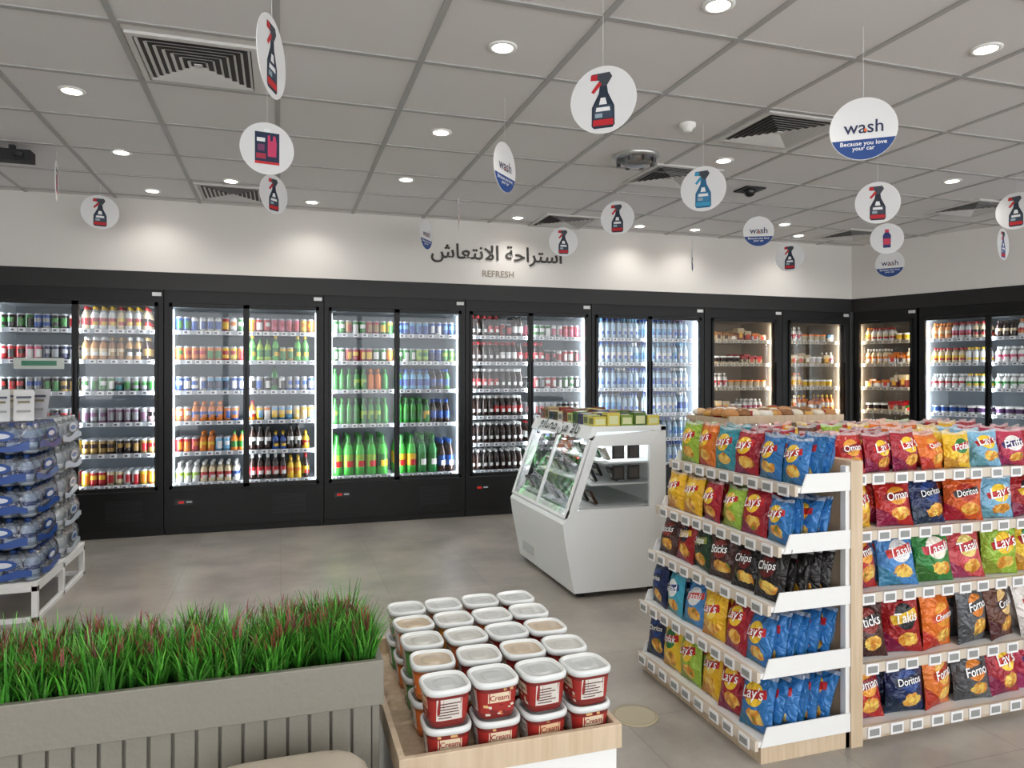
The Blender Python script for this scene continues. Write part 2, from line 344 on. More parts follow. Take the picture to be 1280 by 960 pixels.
F2=[([C(G2,WHT),C(GLD,RED),C(G2,YEL)],[C(GRN,SKY),C(TEA,WHT),C(BLU,WHT),C(BLU,SKY)]),
    ([C(GRN,WHT),C(RED,YEL),C(GRN,LIM),C(ORG,YEL)],[C(GRN,WHT),C(GRN,LIM),C(BLU,NAV),C(NAV,RED)]),
    ([B(G2,GRN,GRN),B(G2,LIM,GRN),B(ORG,ORG,ORG),B(G2,GRN,GRN)],[B(GRN,BLU,BLU),B(SKY,BLU,BLU),B(BRN,BLU,NAV),B(BRN,BLU,BLU)]),
    ([B(G2,GRN,GRN,.28),B(G2,LIM,GRN,.28),B(ORG,YEL,ORG,.28),B(G2,GRN,GRN,.28)],[B(G2,GRN,GRN,.28),B(G2,YEL,GRN,.26),B(BRN,BLU,BLU,.26),B(BRN,BLU,BLU,.26)]),
    ([B((60,185,55),LIM,GRN,.43,.058,RED),B((60,185,55),GRN,GRN,.43,.058,YEL)],[B((60,185,55),YEL,GRN,.42,.056,RED),B((30,140,60),GRN,GRN,.42,.056,WHT),B(BRN,BLU,BLU,.36,.045,WHT),B(BRN,BLU,BLU,.36,.045,WHT)])]
F3=[([cola(WHT,BLK),cola(RED,RED),C(BLK,RED),cola(BLK,RED)],[C(RED,WHT),C(PNK,WHT),C(GRN,WHT),C(PNK,RED)]),
    ([cola(BRN,RED),cola(WHT,RED),cola(RED,BLK)],[cola(RED,RED),C(RED,WHT),C(BLK,RED)]),
    ([cola(RED,WHT),cola(BLK,WHT),cola(BRN,RED)],[C(BLK,SIL),C(RED,WHT),C(BLK,WHT),C(GRN,WHT)]),
    ([cola(BRN,WHT),cola(RED,WHT),C(BLK,RED)],[C(SIL,RED),C(BLK,SIL),C(SIL,BLK)]),
    ([cola(BLK,WHT),cola(BRN,WHT)],[cola(WHT,RED,.24),cola(RED,WHT),B(G2,GRN,GRN)]),
    ([cola(BLK,WHT),B((20,60,35),WHT,SIL),cola(BRN,WHT)],[B((25,70,40),GRN,WHT),B((25,70,40),WHT,GRN),cola(RED,RED)])]
F4=[([wb(),wb((200,215,225),SKY)],[wb(SKY,BLU),wb((150,160,190),PUR)]),
    ([wb(WHT,BLU,.26),wb(SKY,WHT,.25)],[wb(WHT,SKY,.26),wb(SKY,BLU,.26)]),
    ([wb((90,140,200),WHT),wb()],[wb((70,100,150),BLU),wb(WHT,WHT)]),
    ([wb(SKY,NAV,.27),wb()],[wb(WHT,BLU,.26),wb(BLU,WHT,.26)]),
    ([wb(),wb(WHT,BLU)],[wb(),wb(SKY,WHT)]),
    ([wb((120,170,220),BLU,.27),wb()],[wb(WHT,NAV,.27),wb()])]
def J(c,a,k): return ('j',c,a,k)
F8=[([B((230,150,90),CRM,ORG,.2),B(WHT,PNK,RED,.2),B(CRM,BRN,RED,.2)],[B(BRN,CRM,BRN,.2),B(WHT,RED,ORG,.2)]),
    ([B(CRM,YEL,RED,.19),B(WHT,WHT,YEL,.19)],[B(WHT,PNK,WHT,.19),B(WHT,BLU,YEL,.19)]),
    ([B(WHT,RED,WHT,.18),B(WHT,GRN,YEL,.18)],[B(WHT,GRN,WHT,.18),B(WHT,BLU,WHT,.18)]),
    ([J(WHT,BLU,SIL),J(WHT,PUR,WHT)],[J(WHT,PUR,WHT),J(WHT,BLU,WHT)]),
    ([J(WHT,SKY,WHT)],[J(CRM,GRN,WHT)]),
    ([J(WHT,SKY,WHT)],[J(CRM,GRN,WHT)])]
def X(a,b,h=.1): return ('x',a,b,h)
FZ=[([X(CRM,(180,120,70)),X((140,60,50),CRM,.15),X(WHT,ORG)],),([J(CRM,BRN,WHT),X((210,190,150),RED,.12),X(WHT,GRN,.1)],),([B(WHT,RED,WHT,.19),J(WHT,CRM,ORG),X(WHT,SKY,.12)],),
    ([X(GLD,CRM,.13),J(CRM,WHT,WHT),B(WHT,PNK,WHT,.16)],),([B(CRM,YEL,ORG,.19),J(CRM,YEL,WHT),B(WHT,CRM,RED,.18)],),([B(CRM,ORG,WHT,.2),X(WHT,ORG,.14),B(ORG,WHT,YEL,.2)],)]
LV5=[1.97,1.68,1.38,1.02,.48]
W=1.49
X0=-1.07
cooler('glass_door_beverage_cooler',W,(X0-2*W,BW,0),0,LV6,F0,deep=2)
cooler('glass_door_beverage_cooler',W,(X0-W,BW,0),0,LV6,F0)
cooler('glass_door_beverage_cooler',W,(X0,BW,0),0,LV6,F1)
cooler('glass_door_beverage_cooler',W,(X0+W,BW,0),0,LV5,F2)
cooler('glass_door_beverage_cooler',W,(X0+2*W,BW,0),0,LV6,F3)
cooler('glass_door_beverage_cooler',W,(X0+3*W,BW,0),0,LV6,F4)
xe=X0+4*W
cooler('glass_door_freezer',1.13,(xe,BW,0),0,LV6,FZ,True,1,3,post=.10)
cooler('glass_door_freezer',1.05,(xe+1.13,BW,0),0,LV6,[FZ[(i+2)%6] for i in range(6)],True,1,3,post=.09)
def P(t,y=0): return (7.1+ca*t+.94*y, BW+sa*t+.342*y, 0)
cooler('glass_door_freezer',.78,P(.03),ANG,LV6,[FZ[(i+4)%6] for i in range(6)],True,1,3)
cooler('glass_door_beverage_cooler',W,P(.83),ANG,LV6,F8)
cooler('glass_door_beverage_cooler',W,P(.83+W),ANG,LV6,F4,deep=2)
mb=MB(); mb.box(-2.30,-1.90,BW-.026,BW-.021,1.60,1.70,(195,202,195),GLOSS); mb.box(-2.24,-1.96,BW-.028,BW-.026,1.63,1.675,(50,120,90),GLOSS); mb.build('door_notice_sticker')
# ------------------------------------------------------------------ wall sign
mb=MB()
ar="\uFEB5\uFE8E\uFECC\uFE98\uFEE7\uFEFB\uFE8D \uFE94\uFEA3\uFE8D\uFEAE\uFE98\uFEB3\uFE8D"
def text3d(mb,body,w,x,y,z,col,th=.015):
    v,f=textgeo(body); text(mb,body,w,x,y-th,z,col)
    ec={}
    for q in f:
        for i in range(len(q)):
            a,b=q[i],q[(i+1)%len(q)]; k=(min(a,b),max(a,b)); ec[k]=ec.get(k,0)+1
    for (a,b),n in ec.items():
        if n==1:
            p,q=v[a],v[b]; mb.add([(x+p[0]*w,y-th,z+p[1]*w),(x+q[0]*w,y-th,z+q[1]*w),(x+q[0]*w,y,z+q[1]*w),(x+p[0]*w,y,z+p[1]*w)],[(0,1,2,3)],col)
text3d(mb,ar,1.5,2.28,BW,2.86,(58,54,50))
text3d(mb,"REFRESH",.36,2.28,BW,2.655,(150,140,125),.006)
mb.build('wall_sign_lettering')
# ------------------------------------------------------------------ ceiling fittings
def downlight(x,y,e=28):
    if y>7: e=12
    mb=MB()
    mb.lathe([(.075,0),(.075,-.006),(.055,-.008),(.05,.006)],[(235,235,232)]*4,x,y,H-.001,20,MATT,cap=False)
    vs=[(x+.051*math.cos(i*math.pi/8),y+.051*math.sin(i*math.pi/8),H-.0085) for i in range(16)]
    mb.add(vs,[tuple(range(16))],(255,255,255),LAMP)
    o=mb.build('recessed_downlight')
    l=bpy.data.lights.new('lamp','SPOT'); l.energy=e; l.spot_size=math.radians(140); l.spot_blend=.85; l.shadow_soft_size=.05; l.color=(1,.97,.92)
    lo=bpy.data.objects.new('lamp',l); scene.collection.objects.link(lo); lo.location=(x,y,H-.03); lo.parent=o
for x,y in [(-1.17,4.82),(-1.14,6.04),(-1.11,7.22),(-.41,6.65),(.287,7.22),(1.02,6.14),(1.05,4.87),(1.077,3.51),(3.286,4.84),(1.88,2.81),(3.44,2.77),(5.51,4.75),(4.54,7.25),(2.40,7.27),(3.84,7.27),(5.32,6.68),(5.92,7.18),
            (-1.1,2.6),(.2,1.2),(-2.4,.8),(2.4,.6),(5.5,2.8)]:
    downlight(x,y)
def diffuser(x,y,s=.61):
    mb=MB(); h=s/2; c=(205,203,200)
    z=H-.004
    def frame(a,b,za,zb,col):
        o=[(-a,-a),(a,-a),(a,a),(-a,a)]; i=[(-b,-b),(b,-b),(b,b),(-b,b)]
        vs=[(x+p[0],y+p[1],za) for p in o]+[(x+p[0],y+p[1],zb) for p in i]
        mb.add(vs,[(k,(k+1)%4,(k+1)%4+4,k+4) for k in range(4)],col)
    frame(h,h-.03,z-.012,z-.014,c); frame(h,h,z-.012,z+.003,c)
    mb.box(x-h+.03,x+h-.03,y-h+.03,y+h-.03,z-.001,z+.003,(48,46,45))
    a=h-.03; n=7; st=(a-.02)/n
    for i in range(n):
        frame(a-.006,a-st*.52,z-.013,z-.003,c); a-=st
    mb.box(x-a,x+a,y-a,y+a,z-.016,z-.01,c)
    mb.build('air_vent_diffuser')
for x,y in [(-.42,4.19),(3.24,4.13),(3.13,5.36),(2.93,7.285),(-.42,7.1),(6.62,5.45),(6.5,6.95)]: diffuser(x,y)
mb=MB(); mb.lathe([(.055,0),(.055,-.02),(.035,-.035),(.03,-.05),(.02,-.055)],[(235,235,232)]*5,2.58,4.21,H-.001,20,MATT); mb.build('smoke_detector')
mb=MB(); mb.lathe([(.18,0),(.185,-.02),(.14,-.035),(.135,-.02)],[(200,200,200)]*4,2.585,4.95,H-.001,28,METAL,cap=False)
mb.lathe([(.13,-.02),(.12,-.05),(.08,-.075),(.03,-.085)],[(150,150,150)]*4,2.585,4.95,H-.001,24,METAL,cap=True)
for i in range(8):
    a=i*math.pi/4; mb.box(2.585+.14*math.cos(a)-.012,2.585+.14*math.cos(a)+.012,4.95+.14*math.sin(a)-.012,4.95+.14*math.sin(a)+.012,H-.07,H-.02,(110,110,110),METAL)
mb.build('ceiling_fire_alarm_sounder')
mb=MB(); x,y=4.02,5.52
mb.box(x-.1,x+.1,y-.1,y+.1,H-.015,H-.001,(30,30,30)); mb.lathe([(.05,-.015),(.05,-.04),(.035,-.06),(.015,-.07)],[(20,20,22)]*4,x,y,H,16,GLOSS); mb.build('ceiling_dome_camera')
mb=MB(); x,y=-1.86,6.1
mb.box(x-.02,x+.02,y-.02,y+.02,H-.04,H-.001,(30,30,30)); mb.box(x-.13,x+.13,y-.06,y+.06,H-.12,H-.04,(22,22,24)); mb.lathe([(.03,0),(.03,.03)],[(60,60,64)]*2,x+.06,y-.08,H-.1,12,GLOSS); mb.build('ceiling_projector',bevel=.004)
# ------------------------------------------------------------------ hanging signs
def sign(x,y,z,off,kind,r=.15,bc=(28,42,60),hd=(190,30,40)):
    mb=MB(); th=math.degrees(-math.atan2(x,y))+off
    mb.M=T(x,y,z)@RZ(th)
    n=40; ring=[(r*math.cos(2*math.pi*i/n),r*math.sin(2*math.pi*i/n)) for i in range(n)]
    mb.add([(a,-.0015,b) for a,b in ring]+[(a,.0015,b) for a,b in ring],[tuple(range(n)),tuple(range(2*n-1,n-1,-1))]+[(i,(i+1)%n,(i+1)%n+n,i+n) for i in range(n)],(226,226,226))
    def poly(pts,col,lay=1):
        for sgn in (-1,1):
            mb.add([(-sgn*p[0]*r,sgn*(.0015+.0006*lay),p[1]*r) for p in pts],[tuple(range(len(pts)))],col)
    if kind=='spray':
        poly([(-.28,-.84),(.28,-.84),(.35,-.76),(.34,-.2),(.15,.2),(.12,.42),(-.1,.42),(-.13,.2),(-.34,-.2),(-.35,-.76)],bc)
        poly([(-.31,-.76),(.31,-.76),(.31,-.58),(-.31,-.58)],hd,2); poly([(-.29,-.55),(.29,-.55),(.27,-.16),(-.27,-.16)],tuple(min(255,a+28) for a in bc),2)
        poly([(-.22,-.34),(.22,-.34),(.2,-.22),(-.2,-.22)],(235,235,235),3); poly([(-.12,-.14),(.12,-.14),(.07,.06),(-.07,.06)],(235,235,235),3)
        poly([(-.24,-.52),(-.02,-.52),(-.02,-.4),(-.24,-.4)],(150,170,180),3)
        poly([(-.36,.6),(-.34,.78),(.2,.8),(.28,.66),(.12,.42),(-.1,.42),(-.12,.58)],(60,66,74),2)
        poly([(-.38,.6),(-.36,.76),(-.16,.76),(-.18,.59)],hd,3); poly([(-.12,.56),(-.36,.26),(-.28,.2),(-.04,.46)],hd,3)
    elif kind=='card':
        poly([(-.45,-.6),(.45,-.6),(.45,.62),(-.45,.62)],(25,40,70)); poly([(-.12,.66),(.12,.66),(.12,.75),(-.12,.75)],(240,240,240),2)
        poly([(.02,-.3),(.33,-.3),(.35,.2),(.3,.5),(.22,.5),(.2,.3),(.12,.3),(.1,.52),(.02,.5)],(205,60,105),2); poly([(-.4,-.4),(-.05,-.4),(-.05,-.2),(-.4,-.2)],(170,45,70),2); poly([(-.38,.25),(-.08,.25),(-.08,.4),(-.38,.4)],(235,235,235),2)
        poly([(-.35,-.1),(-.1,-.1),(-.1,.15),(-.35,.15)],(120,60,100),2)
        poly([(-.45,-.6),(.45,-.6),(.45,-.5),(-.45,-.5)],(200,40,50),2)
    elif kind=='bottle':
        poly([(-.22,-.6),(.22,-.6),(.24,.2),(.12,.4),(-.12,.4),(-.24,.2)],bc); poly([(-.12,.4),(.12,.4),(.12,.6),(-.12,.6)],hd,2); poly([(-.2,-.4),(.2,-.4),(.2,.0),(-.2,.0)],hd,2)
    else:
        a0=math.radians(200); a1=math.radians(340)
        poly([(.985*math.cos(a0+(a1-a0)*i/20),.985*math.sin(a0+(a1-a0)*i/20)) for i in range(21)],(28,66,130))
        for sgn in (-1,1):
            for (s,w,xx,zz,c) in (("wash",1.15,0,.06,(40,45,80)),("Because you love",1.35,0,-.48,(240,240,240)),("your car",.65,0,-.66,(240,240,240))):
                v,f=textgeo(s); mb.add([(xx-sgn*p[0]*w*r,sgn*.0033,(zz+p[1]*w)*r) for p in v],f,c)
        poly([(.02,-.1),(.1,-.1),(.1,0),(.02,0)],(225,110,40),4)
    mb.box(-.001,.001,-.0008,.0008,r,H-z-.001,(215,215,215))
    mb.build('hanging_promo_sign')
dr=(30,36,50)
sign(-.033,2.846,2.74,70,'spray'); sign(-.075,4.38,2.85,8,'card'); sign(-.053,5.90,2.95,46,'spray')
sign(1.364,2.923,2.77,-14,'spray'); sign(1.288,4.155,2.80,64,'wash'); sign(2.665,2.778,2.73,6,'wash')
sign(2.681,4.18,2.787,-10,'spray',bc=(35,100,140),hd=(60,150,190)); sign(4.104,4.144,2.79,8,'spray',bc=dr)
sign(2.85,5.81,2.94,-10,'spray'); sign(4.42,5.93,2.94,10,'wash',r=.145); sign(2.78,6.92,2.92,10,'spray'); sign(5.18,6.42,2.80,-12,'spray')
sign(5.69,5.63,2.89,5,'bottle',bc=(40,50,110),hd=(210,60,90)); sign(6.6,6.49,2.81,-8,'wash'); sign(-1.506,7.10,2.97,5,'spray',r=.148)
sign(1.385,7.12,2.95,66,'wash'); sign(5.736,4.355,2.89,-20,'spray'); sign(-1.6,6.18,3.0,86,'card',r=.15); sign(6.55,5.1,2.79,72,'spray',bc=(35,60,120)); sign(1.53,6.34,3.0,88,'card',r=.14); sign(4.35,7.0,2.83,86,'wash',r=.13)
# ------------------------------------------------------------------ snack bags
def bag(mb,M,w,h,t,col,acc,rib,word=None,wc=(240,240,240)):
    mb.M=M; nx,nz=8,10; j=[U(-.15,.15) for _ in range(4)]; sx=U(-.014,.014); ov=U(-.05,.05)
    def g(u,v):
        e=max(0,1-abs(2*u-1)**2.2)**.65; vv=min(1,max(0,(v-.05)/.9)); q=math.sin(math.pi*vv)**.6 if 0<vv<1 else 0
        return t/2*e*q*(1+j[0]*math.sin(5*u+9*j[1]*10)+j[2]*math.cos(6*v+j[3]*20))
    for s in (-1,1):
        vs=[];uv=[]
        for b in range(nz+1):
            for a in range(nx+1):
                u,v=a/nx,b/nz
                vs.append(((u-.5)*w*(1-.10*math.sin(math.pi*v))+sx*v*v,s*(g(u,v)+.0008),v*h+(.004*math.sin(u*9) if b==nz else 0)-.006*(abs(2*u-1)**3)*math.cos(math.pi*v))); uv.append((u if s<0 else 1-u,v+ov*(1-v)*v*4))
        fs=[]
        for b in range(nz):
            for a in range(nx):
                k=b*(nx+1)+a; q=(k,k+1,k+nx+2,k+nx+1); fs.append(q if s<0 else q[::-1])
        mb.add(vs,fs,col,BAG,True,acc,rib,uv)
    if word:
        v,f=textgeo(word); ww=.54*w; L=[]
        for p in v:
            X_=p[0]*ww; Z=(.62-ov*.94)*h+p[1]*ww*1.2+X_*.15
            L.append((X_+sx*.4,-(g(X_/w+.5,Z/h))-.005,Z))
        mb.add(L,f,wc,GLOSS)
Y2=(238,195,52)
K={'lime':((145,178,58),Y2,(184,34,38),"Lay's"),'yel':((222,172,32),(238,205,90),(184,34,38),"Lay's"),'blue':((45,110,172),Y2,(184,34,38),"Lay's"),'red':((154,24,42),Y2,(192,38,42),"Lay's"),
 'sky':((125,176,206),Y2,(184,34,38),"Lay's"),'teal':((52,138,152),Y2,(184,34,38),"Lay's"),'org':((210,112,36),Y2,(184,34,38),"Lay's"),
 'dnav':((22,38,80),(28,60,125),(12,20,50),"Doritos"),'dred':((166,34,30),(204,108,34),(40,12,12),"Doritos"),'dorg':((198,84,30),(164,42,24),(30,20,20),"Doritos"),
 'tblue':((66,126,184),(218,218,218),(200,60,52),"Tasali"),'tgreen':((46,124,58),(224,214,200),(190,42,58),"Tasali"),'tred':((190,68,76),(222,200,116),(176,24,42),"Tasali"),
 'fgrey':((84,86,90),(210,122,34),(56,56,58),"Forno"),'forg':((212,114,44),(226,178,86),(178,58,24),"Forno"),'blk':((24,21,22),(96,26,26),(40,36,36),"Chips"),'brn':((64,34,28),(126,38,30),(28,15,15),"Sticks"),
 'dgrn':((28,58,38),(20,25,20),(128,138,58),"Crisps"),'whtr':((214,208,202),Y2,(184,34,38),"Lay's"),'oran':((214,108,30),(226,150,46),(200,76,26),"Cheetos"),'reds':((168,30,28),(216,148,46),(128,12,22),"Oman"),
 'redb':((150,22,28),(25,25,30),(218,176,44),"Takis"),'yelg':((226,186,46),(44,118,58),(182,32,32),"Pofak"),'pinkw':((184,58,84),(230,226,222),(60,40,106),"Puffs"),
 'cyan':((62,154,178),(230,230,230),(34,62,118),"Salad"),'choc':((90,50,34),(222,184,118),(60,28,20),"Crunch")}
def putbag(mb,k,M,w,h,t,word=True):
    c,a,r,wd=K[k]; bag(mb,M,w*U(.98,1.1),h*U(.95,1.08),t,c,a,r,wd if word else None)
XS=2.25; YA,YB=2.42,3.40
lev=[(1.09,1.99),(.85,1.91),(.62,1.86),(.36,1.81),(.09,1.80)]
mb=MB(); WH=(222,222,220)
for z,xf in lev:
    mb.box(xf,XS,YA,YB,z-.022,z,WH,MATT)
    mb.prism([(xf+.01,z-.022),(XS,z-.022),(XS,z+.055),(xf+.04,z+.055)],YA-.006,YA,WH)
    mb.prism([(xf+.01,z-.022),(XS,z-.022),(XS,z+.055),(xf+.04,z+.055)],YB,YB+.006,WH)
    mb.box(xf-.016,xf,YA-.004,YB+.004,z-.034,z+.008,(200,188,172),GLOSS)
    y=YA+.03
    while y<YB-.06:
        mb.box(xf-.022,xf-.016,y,y+.066,z-.04,z+.006,(228,228,228),GLOSS); mb.box(xf-.0235,xf-.022,y+.008,y+.058,z-.03,z-.004,(140,142,140),GLOSS); y+=U(.095,.12)
mb.box(1.815,XS,YA,YB,0,.068,(206,182,150),WOOD)
mb.box(XS,XS+.06,YA-.01,YB,0,1.19,(210,190,160),WOOD)
mb.box(XS-.02,XS,YA,YA+.03,0,1.17,(225,225,223)); 
mb.build('snack_gondola_shelf',bevel=.0015)
rowsL=[['blue','blue','red','teal','org','lime'],['blue','red','lime','red','yel','yel'],['blk','blk','brn','dgrn','redb','brn'],['blue','red','yel','tblue','cyan','dnav'],['blue','red','yel','lime','yelg','dnav']]
mb=MB()
hs=[.20,.19,.2,.215,.225]
for (z,xf),row,h in zip(lev,rowsL,hs):
    for j,k in enumerate(row):
        y=YA+.085+j*.162
        n=int((XS-xf-.07)/.056)
        for d in range(n):
            if d>1 and 0<j<5 and z<1: continue
            putbag(mb,k,T(xf+.055+d*.056,y+U(-.008,.008),z+.004)@RZ(-90+U(-12,12))@RX(-10+U(-5,5)),.162,h,.078,word=(d<1))
mb.build('chip_bags')
XA,XB=2.315,3.75; YS=2.93
levR=[(1.11,2.52),(.87,2.49),(.61,2.47),(.32,2.45),(.06,2.44)]
mb=MB()
for z,yf in levR:
    mb.box(XA,XB,yf,YS,z-.022,z,WH)
    mb.box(XA,XB,yf-.016,yf,z-.034,z+.008,(200,188,172),GLOSS)
    x=XA+.03
    while x<XB-.07:
        mb.box(x,x+.068,yf-.022,yf-.016,z-.04,z+.008,(228,228,228),GLOSS); mb.box(x+.009,x+.059,yf-.0235,yf-.022,z-.03,z-.002,(140,142,140),GLOSS); x+=U(.1,.13)
mb.box(XA,XB,YS,YS+.03,0,1.13,(215,200,175),WOOD); mb.box(XA,XB,2.45,YS,0,.038,(206,182,150),WOOD); mb.box(XB,XB+.05,2.41,3.4,0,1.19,(206,182,150),WOOD)
for z in (1.11,.8,.5,.2): mb.box(XA,XB,YS+.03,3.36,z-.022,z,WH)
mb.build('snack_gondola_shelf',bevel=.0015)
rowsR=[['reds','red','red','oran','yelg','sky','pinkw','red','choc'],['yel','reds','dnav','dorg','sky','redb','dred'],['reds','tblue','tgreen','tred','lime','yelg','tgreen'],['brn','redb','oran','fgrey','choc','whtr','reds'],['reds','dnav','forg','fgrey','red','pinkw','red']]
hs=[.17,.2,.24,.25,.23]
mb=MB()
for li,((z,yf),row,h) in enumerate(zip(levR,rowsR,hs)):
    pw=.2 if li else .158
    for j,k in enumerate(row):
        x=XA+pw/2+.005+j*pw
        if x>XB-pw/2: break
        n=int((YS-yf-.09)/.07) if z>1 else 3
        for d in range(n):
            putbag(mb,k,T(x+U(-.01,.01),yf+.06+d*.07,z+.004)@RZ(U(-14,14))@RX(-10+U(-6,6)),pw*.97,h,.095,word=(d<1))
for j in range(9):
    for d in range(3):
        putbag(mb,random.choice(['org','yel','oran','red','lime','reds','yelg','choc']),T(XA+.1+j*.155,3.02+d*.1,1.114)@RZ(U(-14,14))@RX(-8),.15,.17,.07)
mb.build('chip_bags')
# ------------------------------------------------------------------ refrigerated display case
cx0,cx1,cy0,cy1=1.92,2.63,4.58,5.76
mb=MB(); WC=(238,242,243)
mb.prism([(cx0,.04),(cx1,.04),(cx1,.56),(1.86,.56),(1.835,.52),(1.85,.40)],cy0,cy1,WC,SATIN)
for a in (cx0+.05,cx1-.1):
    for b in (cy0+.05,cy1-.1): mb.box(a,a+.05,b,b+.05,0,.04,(40,40,40))
mb.box(cx1-.04,cx1,cy0,cy1,.56,1.18,WC,SATIN)
mb.prism([(2.02,1.10),(2.06,1.185),(cx1,1.185),(cx1,1.15),(2.09,1.15),(2.06,1.09)],cy0,cy1,WC,SATIN)
def sidering(y0,y1):
    o=[(1.855,.56),(cx1-.04,.56),(cx1-.04,1.15),(2.055,1.12)]; i=[(1.945,.61),(2.50,.61),(2.50,1.05),(2.10,1.05)]
    for k in range(4):
        k2=(k+1)%4; mb.prism([o[k],o[k2],i[k2],i[k]],y0,y1,WC,SATIN)
    mb.prism(i,(y0+y1)/2-.002,(y0+y1)/2+.002,WC,GLASS)
sidering(cy0,cy0+.03); sidering(cy1-.03,cy1)
def slab(a,b,y0,y1,th,col,mat):
    (xa,za),(xb,zb)=a,b; mb.prism([(xa,za),(xb,zb),(xb+th,zb),(xa+th,za)],y0,y1,col,mat)
fa=(1.85,.56); fb=(2.04,1.11)
slab(fa,fb,cy0+.03,cy1-.03,.006,WC,GLASS)
for yy in (cy0,(cy0+cy1)/2-.015,cy1-.03): slab((fa[0]-.004,fa[1]),(fb[0]-.004,fb[1]),yy,yy+.03,.02,WC,SATIN)
slab((1.848,.56),(1.87,.61),cy0,cy1,.02,WC,SATIN)
for z,xf in ((.62,1.92),(.78,2.06),(.93,2.16)):
    mb.box(xf,cx1-.05,cy0+.04,cy1-.04,z-.012,z,(205,210,210),GLOSS)
for z,xf in ((.62,1.96),(.78,2.12),(.93,2.22)):
    y=cy0+.07
    while y<cy1-.16:
        c=random.choice([(28,58,34),(30,30,30),(32,62,40),(150,145,132),(60,40,30),(35,35,38)])
        for d in range(2 if z<.8 else 1):
            mb.M=T(xf+d*.16,y+.05,z)@Matrix.Rotation(math.radians(-28),4,'Y'); mb.box(-.0,.02,-.045,.045,0.01,.11,c,GLOSS); mb.box(-.002,0,-.028,.028,.03,.07,(170,168,156),GLOSS)
        mb.M=Matrix(); y+=.15 if R()<.7 else .26
for z in (.80,.95):
    for k in range(2):
        xx=2.24+.12*k; mb.box(xx,xx+.09,cy0+.06,cy0+.075,z,z+.1,(25,25,27)); mb.box(xx+.012,xx+.078,cy0+.058,cy0+.06,z+.012,z+.088,(70,68,66))
mb.box(1.89,1.895,5.35,5.6,.12,.25,(190,195,195)) 
v,f=textgeo("\uFECA\uFEE7\uFE8E\uFEBC\uFEE3 \uFEE6\uFEE3 \uFEFB\uFE8E\uFE91")
mb.M=T(2.036,(cy0+cy1)/2,1.142)@RZ(-90)@RX(-25); mb.add([(p[0]*.8,-.006,p[1]*.8) for p in v],f,(60,62,60)); mb.M=Matrix()
o=mb.build('refrigerated_display_case',bevel=.004)
l=bpy.data.lights.new('case_lamp','AREA'); l.shape='RECTANGLE'; l.size=.05; l.size_y=1.0; l.energy=5; l.color=(.97,.98,1)
lo=bpy.data.objects.new('case_lamp',l); scene.collection.objects.link(lo); lo.location=(2.2,5.17,1.13); lo.parent=o
mb=MB()
for i in range(11):
    for j in range(5):
        y=cy0+.05+i*.1; x=2.09+j*.105; hh=.08*U(.75,1.15)
        c=random.choice([(95,130,50),(120,145,60),(200,185,80),(185,190,120),(80,110,50),(70,60,110)] if i<5 else [(120,70,40),(160,130,95),(205,200,190),(60,50,90),(140,50,40),(90,60,40)])
        mb.box(x,x+.095,y,y+.09,1.187,1.187+hh,c,GLOSS)
        mb.box(x+.012,x+.083,y-.001,y,1.197,1.187+hh*.75,(205,208,160) if i<5 else (215,210,200),GLOSS); mb.box(x-.001,x,y+.012,y+.078,1.2,1.187+hh*.8,tone(c,.6),GLOSS)
        mb.box(x+.015,x+.08,y+.015,y+.075,1.187+hh,1.1885+hh,random.choice([(225,215,120),(70,100,45),(150,60,40),(220,220,205)]),GLOSS)
mb.build('confectionery_boxes',bevel=.002)
# ------------------------------------------------------------------ pastry shelf behind
mb=MB()
mb.box(2.78,3.7,4.05,4.55,1.23,1.26,WH,WOOD); mb.box(2.78,3.7,4.03,4.05,1.225,1.275,WH,WOOD)
mb.box(2.9,4.6,3.55,3.98,1.10,1.13,WH,WOOD); mb.box(2.9,4.6,3.53,3.55,1.09,1.15,WH,WOOD)
for x,y0,y1,zz in ((2.80,4.05,4.55,1.23),(3.66,4.05,4.55,1.23),(2.9,3.55,3.98,1.1),(4.56,3.55,3.98,1.1)): mb.box(x,x+.04,y0+.01,y1,0,zz,WH,WOOD)
for z in (.3,.6,.9):
    mb.box(2.84,3.66,4.1,4.5,z-.02,z,WH); mb.box(2.94,4.56,3.6,3.95,z-.02,z,WH)
mb.build('bakery_display_stand',bevel=.002)
mb=MB()
def loaf(x,y,z,c,c2,s):
    mb.M=T(x,y,z)@RZ(U(-40,40))
    mb.lathe([(.6*s,0),(s,.2*s),(1.02*s,.5*s),(.8*s,.85*s),(.35*s,1.05*s)],[c2,c,c,c,c],0,0,0,12,GLOSS,((1,2),c2,(0,1,2,3),random.randrange(10)),sq=3); mb.M=Matrix()
for i in range(10):
    for j in range(4):
        loaf(2.84+i*.088,4.11+j*.12,1.261,random.choice([(180,125,70),(205,170,125),(150,50,35),(215,205,185),(130,85,45)]),random.choice([(220,215,205),(150,40,35),(200,155,80)]),U(.04,.06))
for i in range(18):
    for j in range(4):
        loaf(2.95+i*.09,3.61+j*.1,1.131,random.choice([(185,135,80),(205,170,125),(160,55,40),(200,165,55),(130,85,45),(100,130,55)]),random.choice([(220,215,205),(170,40,35),(205,160,55)]),U(.035,.05))
mb.build('packaged_pastries')
